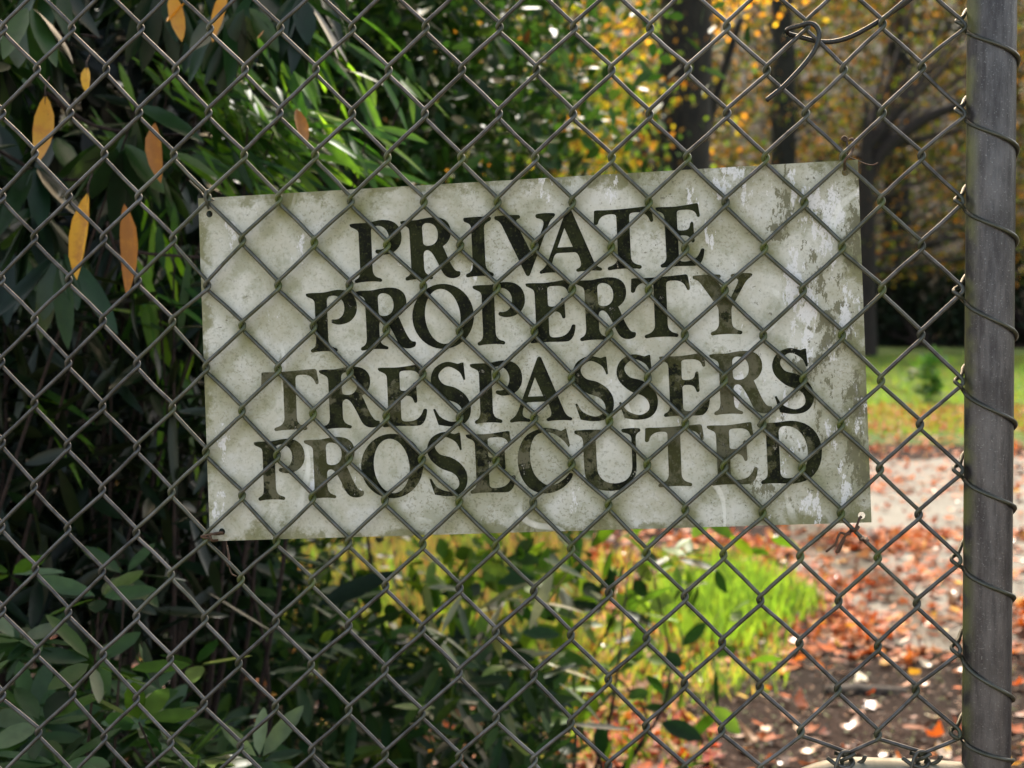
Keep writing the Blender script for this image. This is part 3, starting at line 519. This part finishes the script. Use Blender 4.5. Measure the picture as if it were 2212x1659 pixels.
for q, (a, b, c, d, wd) in enumerate(YL):
    D_ = 2.08 if a < 300 else 2.2
    p, e = np.array(at(a, b, D_)), np.array(at(c, d, D_ - .03)); L_ = np.linalg.norm(e - p); dull = q > 5
    side = rng.uniform(-.9, .9) if q > 1 else (.2, -.35)[q]
    o = leaves('yellow_leaf', [p - np.array(rh.location)], [e - p], [(side, -1, rng.uniform(-.2, .3))], L_, min(wd * .75, L_ * .25), pick([(.34, .13, .012)] if dull else [(.66, .34, .015), (.60, .28, .012)], 1, .12), M_yel, rh, 'long', rng.uniform(-.12, .3), rng.uniform(.2, .9), bend=rng.uniform(-.45, .45))
    o['label'] = 'dull orange withered leaf' if dull else 'withered orange yellow leaf'
    if not dull:
        tt = Tubes(); bb_ = np.array(rh.location); dn = (e - p) / L_; tt.add([p - bb_ - dn * .022 + [0, .012, .004], p - bb_ - dn * .01, p - bb_ + dn * .002, p - bb_ + dn * L_ * .12 + [0, -.001, 0]], [.0014, .0012, .001, .0003], 5, smooth_n=4); tt.build('leaf_stalk', M_twig, rh)
# reddish bare twigs across
tw = Tubes()
for pl in ([(-60, 290), (40, 350), (110, 385), (200, 388)], [(-30, 60), (60, 65), (220, 80)], [(100, 200), (200, 270), (330, 290), (430, 290)], [(250, 520), (300, 545), (430, 556)], [(330, 650), (260, 560), (230, 480)]):
    tw.add([np.array(at(a, b, 2.35)) - np.array(rh.location) for a, b in pl], [.0035, .002], 6, smooth_n=5)
tw.build('twig', M_twig, rh)

# deep interior mass behind: darker, finer leaves
def mass(name, label, cat, n, x, y, d, L, W, cols, mat, keep=None, group=None, tpl='long', base=None, flat=.0, clump=0, cw=None, kind=None, stemn=3, hang=-.25, stemr=.003):
    base = base or (at((x[0] + x[1]) / 2, 1500, (d[0] + d[1]) / 2).x, at((x[0] + x[1]) / 2, 1500, (d[0] + d[1]) / 2).y, 0)
    root = tag(empty(name, base), label, cat, group, kind); b = np.array(base)
    if clump:
        cs = np.array(sites(clump, x, y, d, keep)); i = rng.integers(0, clump, n); P = cs[i] + rng.normal(0, 1, (n, 3)) * np.array([1, 1, .55]) * (.5 * (d[1] - d[0]) * .22 + L * 1.2)
    else: P = np.array(sites(n, x, y, d, keep)); cs = P
    D = rv(n) + np.array([0, 0, hang]); N = rv(n) * .7 + np.array([0, -.1, .8 + flat])
    P = P - b; P[:, 2] = np.maximum(P[:, 2], .02)
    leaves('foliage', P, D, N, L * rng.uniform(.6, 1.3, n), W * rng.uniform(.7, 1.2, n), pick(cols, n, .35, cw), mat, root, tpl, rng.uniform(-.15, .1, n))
    if stemn: stems('branches', (0, 0, 0), cs[rng.integers(0, len(cs), stemn)] - b, root, stemr)
    return root
mass('evergreen_shrub', 'dense dark shrub in deep shade behind the drooping leaves at far left', 'shrub', 7500, (-420, 560), (-800, 1420), (3.0, 4.8), .11, .036, [(.003, .008, .003), (.006, .015, .005), (.002, .006, .003)], M_gloss)  # deep shade put into the near-black leaf colours
mass('evergreen_shrub', 'dark leafy shrub filling the gap left of the sign and below it', 'shrub', 1500, (-350, 520), (620, 1330), (2.5, 3.4), .11, .020, [(.004, .012, .006), (.008, .018, .008), (.014, .022, .008)], M_gloss)  # leaf colours lowered here too, to carry the shade left of the sign
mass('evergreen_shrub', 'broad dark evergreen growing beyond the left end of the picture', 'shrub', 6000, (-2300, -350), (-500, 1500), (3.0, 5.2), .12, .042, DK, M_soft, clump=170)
# small-leaved glossy shrub in the upper middle
mass('small_leaved_shrub', 'dark glossy small-leaved evergreen above the sign, left of the yellow trees', 'shrub', 15000, (560, 1120), (-260, 900), (3.9, 5.4), .055, .026,
     [(.014, .042, .011), (.022, .062, .014), (.045, .10, .022), (.09, .04, .015)], M_soft, keep=lambda a, b: a < 1015 + 75 * math.sin((b + 40) / 130.) * (b > 0) , clump=330, cw=[4, 4, 1.5, .05])
mass('small_leaved_shrub', 'dark evergreen behind the bright bamboo at upper left', 'shrub', 9000, (100, 720), (-260, 1420), (4.8, 6.4), .06, .026, [(.008, .026, .010), (.014, .036, .013)], M_soft, clump=190)
# bamboo
bb = tag(empty('bamboo', tuple(at(330, 900, 2.9).xy) + (0,)), 'bright green bamboo with narrow arching leaves above the sign top left corner', 'plant'); b0 = np.array(bb.location)
P = []; D = []; N = []; st = []
for cx, cy, dx, dy, m in ((385, 190, 1, .55, 26), (455, 150, 1, .75, 20), (395, 300, 1, .5, 24), (480, 260, 1, .45, 22), (420, 60, .8, 1, 14), (560, 180, .7, .8, 10), (540, 20, .7, 1, 10), (410, 230, 1, .5, 22), (430, 330, 1, .35, 12), (330, 420, .3, 1, 10), (250, 480, .2, 1, 8), (250, 90, .8, .6, 12), (150, 230, .7, .8, 8), (640, 240, 1, .6, 18), (760, 80, .8, .9, 8), (620, 60, .9, .8, 16), (560, 330, 1, .25, 14), (300, 560, .3, 1, 10), (120, 620, .8, .5, 6), (330, 700, .4, 1, 10), (40, 820, .9, .4, 6), (380, 860, .1, 1, 8)):
    dd = rng.uniform(2.6, 2.95); a = np.array(at(cx, cy, dd)); a2 = np.array(at(cx + 150 * dx, cy + 110 * dy, dd)); st.append(a2)
    for j in range(m):
        f = rng.uniform(0, 1); P.append(a + (a2 - a) * f + rng.normal(0, .02, 3)); ang = rng.normal(0, .38)
        e = np.array(at(cx + 150 * math.cos(math.atan2(dy, dx) + ang), cy + 150 * math.sin(math.atan2(dy, dx) + ang), dd + rng.uniform(-.15, .1))) - a; D.append(e / np.linalg.norm(e)); N.append((.1, -.5, .9) + rng.normal(0, .35, 3))
n_ = len(P); leaves('foliage', np.array(P) - b0, D, N, rng.uniform(.08, .17, n_), rng.uniform(.010, .017, n_), pick([(.11, .25, .02), (.055, .15, .02), (.17, .33, .03), (.025, .08, .015)], n_, .35), M_grass, bb, 'long', rng.uniform(-.25, -.02, n_), .2)
stems('cane', (0, 0, 0), [s_ - b0 for s_ in st], bb, .003)

# rosette shrub lower left
LG = [(.022, .062, .018), (.10, .15, .085), (.045, .09, .04), (.035, .078, .025), (.012, .036, .011), (.05, .11, .018), (.007, .024, .008)]
ros = [(215, 1290, 2.3), (200, 1430, 2.2), (425, 1435, 2.35), (300, 1560, 2.2), (90, 1560, 2.15), (560, 1640, 2.3), (430, 1640, 2.25), (40, 1380, 2.2), (130, 1650, 2.1), (270, 1240, 2.5), (20, 1240, 2.4), (350, 1500, 2.4), (-60, 1500, 2.1)]
r1 = tag(empty('rosette_shrub', (-.62, .75, 0)), 'evergreen shrub with pale rosettes of oval leaves in the lower left corner', 'shrub'); rb = np.array(r1.location)
ss = [np.array(at(q[0], q[1], q[2] - .22)) for q in ros] + sites(100, (-150, 560), (1330, 1760), (2.25, 2.95), keep=lambda a, b: b > 1330 + a * .45)
whorls([s_ - rb for s_ in ss], 8, .072, .023, 1.1, .12, 'foliage', LG, M_leaf, r1, 'oval')
stems('branches', (0, 0, 0), [s_ - rb for s_ in ss[::3]], r1, .0025)

# undergrowth below the sign
UG = [(.016, .045, .014), (.03, .065, .018), (.010, .028, .012), (.07, .05, .02), (.08, .14, .025)]
mass('undergrowth_shrub', 'low dark tangle of leaves and stems under the left half of the sign', 'shrub', 2600, (400, 1200), (1180, 1800), (2.9, 4.3), .078, .021, UG, M_soft, keep=lambda a, b: b > 1180 + min(max(0, a - 620) * 1.1, 190) + max(0, a - 1000) * .5, cw=[4, 3, 4, .15, 1.2], stemn=9, stemr=.0018)
mass('laurel_bush', 'bright backlit laurel sprays under the middle of the sign', 'shrub', 520, (960, 1500), (1140, 1560), (3.7, 4.5), .085, .034, [(.04, .10, .012), (.08, .17, .018), (.012, .04, .010), (.12, .22, .02)], M_soft, keep=lambda a, b: b < 1240 + abs(1500 - a) * .9, clump=34, stemn=14)
def blades(name, label, n, x, d, h, wd, cols, kind='stuff', lean=.35, keep=None, cat='grass', xr=None):
    P = []
    while len(P) < n:
        a = rng.uniform(*x); dd = rng.uniform(*d); p = at(a, 609 + 1.35 * FPX / dd, dd)
        if keep is None or keep(a, 609 + 1.35 * FPX / dd): P.append((p.x, p.y, 0.004))
    P = np.array(P); D = rng.normal(0, lean, (n, 3)); D[:, 2] = 1; N = rv(n); N[:, 2] *= .2
    o = leaves(name, P, D, N, h * rng.uniform(.5, 1.2, n), wd * rng.uniform(.7, 1.3, n), pick(cols, n, .25), M_grass, None, 'blade', rng.uniform(-.35, .1, n), .2)
    return tag(o, label, cat, kind=kind)
GR = [(.13, .24, .03), (.18, .29, .04), (.09, .18, .03), (.05, .10, .02)]
blades('grass', 'bright sunlit tuft of long grass beside the leafy path', 2900, (1300, 1800), (5.6, 7.8), .14, .009, GR, keep=lambda a, b: abs(a - 1570) / 200 + abs(b - 1325) / 90 < rng.uniform(.35, 1.25))
blades('grass', 'thin yellow green grass with leaves in it, left of the long tuft', 2600, (1120, 1700), (5.2, 8.2), .09, .006, GR + [(.24, .24, .05), (.3, .22, .08)], keep=lambda a, b: 1180 < b < 1520 and rng.random() < .3 + .7 * (math.sin(a * .03 + b * .05) > 0))
blades('grass', 'sparse short grass growing on the soil under the sign', 2600, (1050, 1560), (4.6, 6.2), .06, .004, GR + [(.2, .2, .06)], keep=lambda a, b: rng.random() < 1.2 - (a - 1050) / 500)
blades('grass', 'tan and yellow green dry grass under the left half of the sign', 7000, (600, 1260), (5.4, 9.5), .20, .007, [(.15, .12, .06), (.12, .14, .04), (.09, .17, .03), (.20, .10, .06), (.04, .035, .02), (.08, .14, .025)])
blades('grass', 'sunlit lawn grass in front of the dark shrubs at the right', 20000, (1500, 2400), (14.5, 30), .08, .012, [(.11, .22, .03), (.14, .25, .04), (.18, .16, .05), (.07, .14, .03)], lean=.4)

# long pale leaves in the undergrowth
ug = [o for o in C.objects if o.name == 'undergrowth_shrub'][0]; gb = np.array(ug.location)
sp_ = sites(60, (440, 1250), (1180, 1640), (2.9, 3.6)); n_ = len(sp_); DD = rng.normal(0, 1, (n_, 3)) * [1, .4, .35] + [.5, 0, -.3]
leaves('long_leaves', np.array(sp_) - gb, DD, rng.normal(0, .3, (n_, 3)) + [0, -.3, 1], rng.uniform(.07, .15, n_), rng.uniform(.010, .022, n_), pick([(.14, .18, .08), (.06, .11, .04), (.2, .22, .13)], n_), M_gloss, ug, 'long', rng.uniform(-.25, .05, n_))
# small plant on the lawn
pl_ = at(2000, 868, 18.5); r2 = tag(empty('small_bush', (pl_.x, pl_.y, 0)), 'small dark green bush standing alone on the sunlit lawn', 'plant')
whorls([np.array((rng.normal(0, .09), rng.normal(0, .09), z)) for z in np.linspace(.08, .5, 16)], 8, .16, .05, 1, -.3, 'foliage', [(.03, .10, .02), (.06, .14, .03)], M_gloss, r2)
stems('stem', (0, 0, 0), [(0, 0, .5), (.05, .02, .4)], r2, .006)

# fallen leaves
def litter(name, label, n, x, d, size, cols, keep=None, cw=None, mat=None):
    P = []
    while len(P) < n:
        a = rng.uniform(*x); dd = 1 / rng.uniform(1 / d[1], 1 / d[0]) if rng.random() < .5 else rng.uniform(*d); b = 609 + 1.35 * FPX / dd
        if keep is None or rng.random() < keep(a, b): p = at(a, b, dd); P.append((p.x, p.y, .008 + abs(rng.normal(0, .008))))
    P = np.array(P); n = len(P); th = np.linspace(0, 2 * np.pi, 10, endpoint=False)
    rad = np.array([1, .45, .85, .4, .6, .22, .6, .4, .85, .45]); rot_ = rng.uniform(0, 6.28, n); sz = size * rng.uniform(.5, 1.15, n)
    nrm = rng.normal(0, .28, (n, 3)); nrm[:, 2] = 1; nrm /= np.linalg.norm(nrm, axis=1)[:, None]
    e1 = np.cross(nrm, np.array([0, 1., 0])); e1 /= np.linalg.norm(e1, axis=1)[:, None]; e2 = np.cross(nrm, e1); cup = rng.uniform(-.4, .9, n)
    ovl = np.array([1, .62, .42, .36, .38, .5, .38, .36, .42, .62]); tw = rng.uniform(0, 1, (n, 1)) ** .7; rad = rad[None] * (1 - tw) + ovl[None] * tw
    aa = th[None] + rot_[:, None]; R_ = rad * sz[:, None] * rng.uniform(.7, 1.25, (n, 10))
    V = P[:, None] + (R_ * np.cos(aa))[..., None] * e1[:, None] + (R_ * np.sin(aa))[..., None] * e2[:, None] + (cup[:, None] * R_ ** 2 / sz[:, None])[..., None] * nrm[:, None]
    V = np.concatenate([P[:, None], V], 1); V[..., 2] = np.maximum(V[..., 2], .0075); q = np.arange(10); F = np.stack([np.zeros(10, int), 1 + q, 1 + (q + 1) % 10], -1)
    FF = (F[None] + (np.arange(n) * 11)[:, None, None]).reshape(-1, 3)
    me = npmesh(name, V.reshape(-1, 3), FF, np.repeat(pick(cols, n, .3, cw), 11, axis=0)); return tag(link(name, me, mat or M_dead), label, 'leaves', kind='stuff')
OR = [(.40, .095, .018), (.22, .05, .015), (.46, .15, .03), (.20, .08, .035), (.08, .03, .018), (.46, .26, .16), (.58, .34, .04)]
def kd(a, b):
    if b < 930: return .8
    if b < 1150: return .035
    if b < 1420: return (.35 if a > 1880 and b > 1200 else .9 if a > 1250 else .35) * (.18 + .82 * (math.sin(a * .011 + b * .021) * math.sin(a * .006 - b * .047 + 1) > -.02))
    return .25 if a < 1480 else (.10 if b < 1450 else .012)
litter('fallen_leaves', 'orange and brown fallen leaves covering the ground beyond the fence', 7500, (900, 2350), (4.5, 11.5), .048, OR, kd, [4, 3, 3, 3, 2, 1.4, .5])
litter('fallen_leaves', 'scattered brown leaves on the bare soil left of the shrubs', 3500, (-2600, 700), (4.5, 14), .05, OR)
litter('fallen_leaves', 'brown leaf fall along the far edge of the driveway', 9000, (1500, 2400), (10.5, 18), .05, OR, lambda a, b: 1 if 862 < b < 935 else (.45 if b < 862 and math.sin(a * .05) * math.sin(b * .11 + a * .01) > .1 else .1), [4, 3, 3, 3, 2, 1, .3])
litter('fallen_leaves', 'deep red fallen leaves on the soil under the middle of the sign', 300, (1180, 1560), (4.4, 5.2), .045, [(.30, .025, .012), (.42, .07, .02), (.14, .02, .012), (.10, .03, .015)], lambda a, b: 1 if b > 1420 else .1)
litter('fallen_leaves', 'pale leaves with sun glints in their colour, scattered over the dark soil by the post', 16, (1450, 2080), (4.5, 5.9), .042, [(.75, .66, .50), (.6, .42, .3)], mat=M_wet)  # overexposed leaf glints painted as a pale cream leaf colour
litter('fallen_leaves', 'wet glinting leaves sprinkled through the orange leaf fall', 420, (1150, 2350), (4.6, 12), .045, OR, lambda a, b: .3 if b > 1420 else 1, [3, 2, 3, 2, 2, 2, .4], mat=M_wet)

litter('leaf_crumbs', 'small crumbs of leaf, twig and soil on the dark ground by the post', 6000, (1150, 2300), (4.4, 7.5), .012, [(.10, .05, .03), (.05, .03, .02), (.2, .12, .07), (.03, .02, .015), (.10, .12, .04)], lambda a, b: .4 + .6 * (math.sin(a * .02) * math.sin(b * .06) > 0))
# dark line across the soil, built as a tapered tube
bt = Tubes(); bt.add([at(1780, 1497, 5.5) * 1, at(1850, 1503, 5.5) * 1, at(1960, 1500, 5.5) * 1], [.022, .042, .02], 10, smooth_n=6)
o = bt.build('dark_bar', bark('dark_bar_brown', (.012, .009, .007), (.03, .022, .017))); tag(o, 'short dark tapered bar lying on the brown soil near the post', 'branch')

# ------------------------------------------------------------------ trees
def tree(name, label, px, D, h, r, cols, n, cx, cy, cd_, leaf, clumps, mat=M_autumn, bk=M_bark, lean=0., limbs=(), group=None, cw=None, flat=.5, dens=1.):
    p = at(px, 700, D); root = tag(empty(name, (p.x, p.y, 0)), label, 'tree', group); b = np.array((p.x, p.y, 0.)); t = Tubes()
    t.add([(0, 0, -.1), (lean * .2, 0, h * .2), (lean * .35 + r * .15, 0, h * .45), (lean * .8, 0, h * .75), (lean, 0, h)], [r * 1.35, r * 1.05, r * .9, r * .55, r * .15], 12, smooth_n=6)
    cs = np.array(sites(clumps, cx, cy, cd_)); 
    for q in cs[:min(24, clumps)] - b:
        f = min(max(q[2] / h - .12, .12), .8); a = np.array([lean * f, 0, h * f]); m = (a + q) / 2 + np.array([0, 0, .15]) + rng.normal(0, .12, 3); t.add([a, m, q], [r * .22, r * .12, r * .04], 5, smooth_n=4, cap=False)
    for pts, rr in limbs: t.add([np.array(at(*q)) - b for q in pts], rr, 8, smooth_n=6)
    t.build('trunk', bk, root)
    i = rng.integers(0, clumps, n); sp = .045 * D ** .75; P = cs[i] - b + rng.normal(0, 1, (n, 3)) * np.array([sp, sp, sp * flat])
    P = P[P[:, 2] > .5]; n = len(P)
    leaves('crown', P, rv(n) + [0, 0, -.3], rv(n) + [0, -.2, .6], leaf * rng.uniform(.6, 1.25, n), leaf * .75 * rng.uniform(.6, 1.1, n), pick(cols, n, .3, cw), mat, root, 'far')
    return root
YG = [(.15, .24, .015), (.09, .19, .015), (.30, .26, .015), (.04, .09, .015), (.32, .16, .015), (.06, .045, .02)]
GO = [(.15, .12, .015), (.10, .052, .018), (.075, .10, .010), (.03, .055, .008), (.24, .12, .014), (.045, .028, .014), (.09, .14, .012)]
BW = [(.11, .06, .018), (.07, .08, .015), (.15, .095, .02), (.03, .05, .012)]
tree('autumn_tree', 'yellow green autumn tree glowing above the middle of the sign', 1180, 15.5, 9, .12, YG, 8500, (1000, 1370), (-200, 460), (14, 17.5), .075, 120)
tree('autumn_tree', 'thick dark trunk of the tree above the sign, golden leaves behind it', 1462, 16, 10, .27, YG, 2600, (1200, 1440), (150, 430), (16.8, 19), .08, 50, cw=[1, .5, 4, .3, 3, 1], lean=.12,
     limbs=[([(1480, 420, 16), (1520, 300, 16), (1555, 180, 16), (1600, 40, 16)], [.055, .05, .035]), ([(1060, 330, 15.8), (1100, 400, 15.9), (1180, 470, 16)], [.03, .07])])
tree('autumn_tree', 'slender dark tree right of the thick trunk, brown gold leaves around it', 1695, 31, 12, .24, GO, 9000, (1480, 1900), (-220, 520), (30, 36), .11, 110, lean=-.3, flat=.22, group=None)
tree('autumn_tree', 'reddish trunk forking low between the sign corner and the post', 1865, 30, 4.6, .2, GO, 15000, (1750, 2420), (-220, 600), (31, 37), .11, 170, bk=M_bark2, flat=.2,
     limbs=[([(1865, 400, 30), (1905, 330, 30), (1990, 262, 30), (2100, 215, 30)], [.17, .13, .08]), ([(1560, 560, 31), (1700, 450, 31), (1850, 340, 31), (2080, 280, 31)], [.05, .08, .05])])
tree('autumn_tree', 'orange leaved branch tips at the very top, above the hooked wire', 1466, 17.5, 9, .10, [(.6, .30, .02), (.55, .38, .03)], 500, (1500, 1640), (-150, 15), (15.8, 17), .08, 10)
tree('autumn_tree', 'dark straight trunk beyond the lawn, right of the sign', 1932, 36, 13, .28, BW, 9000, (1700, 2500), (-250, 500), (37, 42), .13, 110, flat=.4, mat=M_dull)
for q, (a, dd) in enumerate(((900, 34), (1250, 36), (1466, 38), (2150, 39), (2300, 42), (520, 34))):
    tree('woodland_tree', ['tall dim tree behind the glossy shrub above the sign', 'dim brown tree deep behind the yellow green tree', 'dim brown tree between the two dark trunks', 'dim brown tree just behind the post', 'dim brown tree right of the post', 'dim tree hidden deep at the upper left'][q], a, dd, 11, .18, BW, 5200, (a - 240, a + 240), (-240, 560), (dd - 2, dd + 3), .15, 70, mat=M_autumn, group='woodland trees beyond the lawn', flat=.4)

# dark bank of shrubs closing the lawn, and the far wood
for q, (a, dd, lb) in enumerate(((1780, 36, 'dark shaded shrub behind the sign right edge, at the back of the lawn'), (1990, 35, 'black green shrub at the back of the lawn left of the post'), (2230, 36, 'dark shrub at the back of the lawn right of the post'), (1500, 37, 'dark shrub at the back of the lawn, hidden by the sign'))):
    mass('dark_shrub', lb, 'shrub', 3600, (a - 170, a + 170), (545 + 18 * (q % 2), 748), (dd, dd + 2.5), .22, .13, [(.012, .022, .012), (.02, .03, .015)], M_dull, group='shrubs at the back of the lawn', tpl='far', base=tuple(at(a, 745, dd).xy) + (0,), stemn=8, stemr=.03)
def farwood():
    n = 42000; x = rng.uniform(-60, 60, n); y = 41 + rng.uniform(0, 1, n) ** 1.3 * 30; z = rng.uniform(0, 1, n) * 11 + np.maximum(0, (y - 42)) * .42
    P = np.stack([x, y, z], -1); o = leaves('far_wood', P, rv(n), rv(n) + [0, -.5, .4], .42 * rng.uniform(.6, 1.3, n), .30, pick([(.03, .04, .014), (.05, .035, .018), (.018, .03, .012), (.08, .055, .02)], n), M_dull, None, 'far')
    tag(o, 'dim wooded slope closing the view behind the trees', 'woodland', kind='stuff')
farwood()

# added tree, unseen above the picture: its crown is shaped to shade the fence
def shade_tree(name, label, x, y, h, N_, r, cx=0., cy=0.):
    root = tag(empty(name, (x, y, 0)), label, 'tree'); t = Tubes(); t.add([(0, 0, -.1), (.05, 0, 1.5), (0, .1, 3.5), (.1, 0, h + 1)], [.26, .2, .16, .05], 12, smooth_n=5)
    cs = rv(60) * np.array([r, r * .62, .6]) * rng.uniform(.3, 1, (60, 1)) + [cx, cy, h]
    for q in cs[:30]: t.add([(0, 0, h - 1.2), np.array([q[0] * .5, q[1] * .5, h - .4]), q], [.08, .04, .01], 5, smooth_n=4, cap=False)
    t.build('trunk', M_bark, root); P = cs[rng.integers(0, 60, N_)] + rng.normal(0, .26, (N_, 3)) * [1, 1, .6]
    leaves('crown', P, rv(N_) + [0, 0, -.3], rv(N_) + [0, 0, .8], .16, .12, pick(DK, N_), M_leaf, root, 'far')
shade_tree("unseen_shade_tree", "unseen evergreen tree, added so that its crown shades the fence", 3.9, 3.2, 5.8, 7500, 1.75, -4.3, .75)
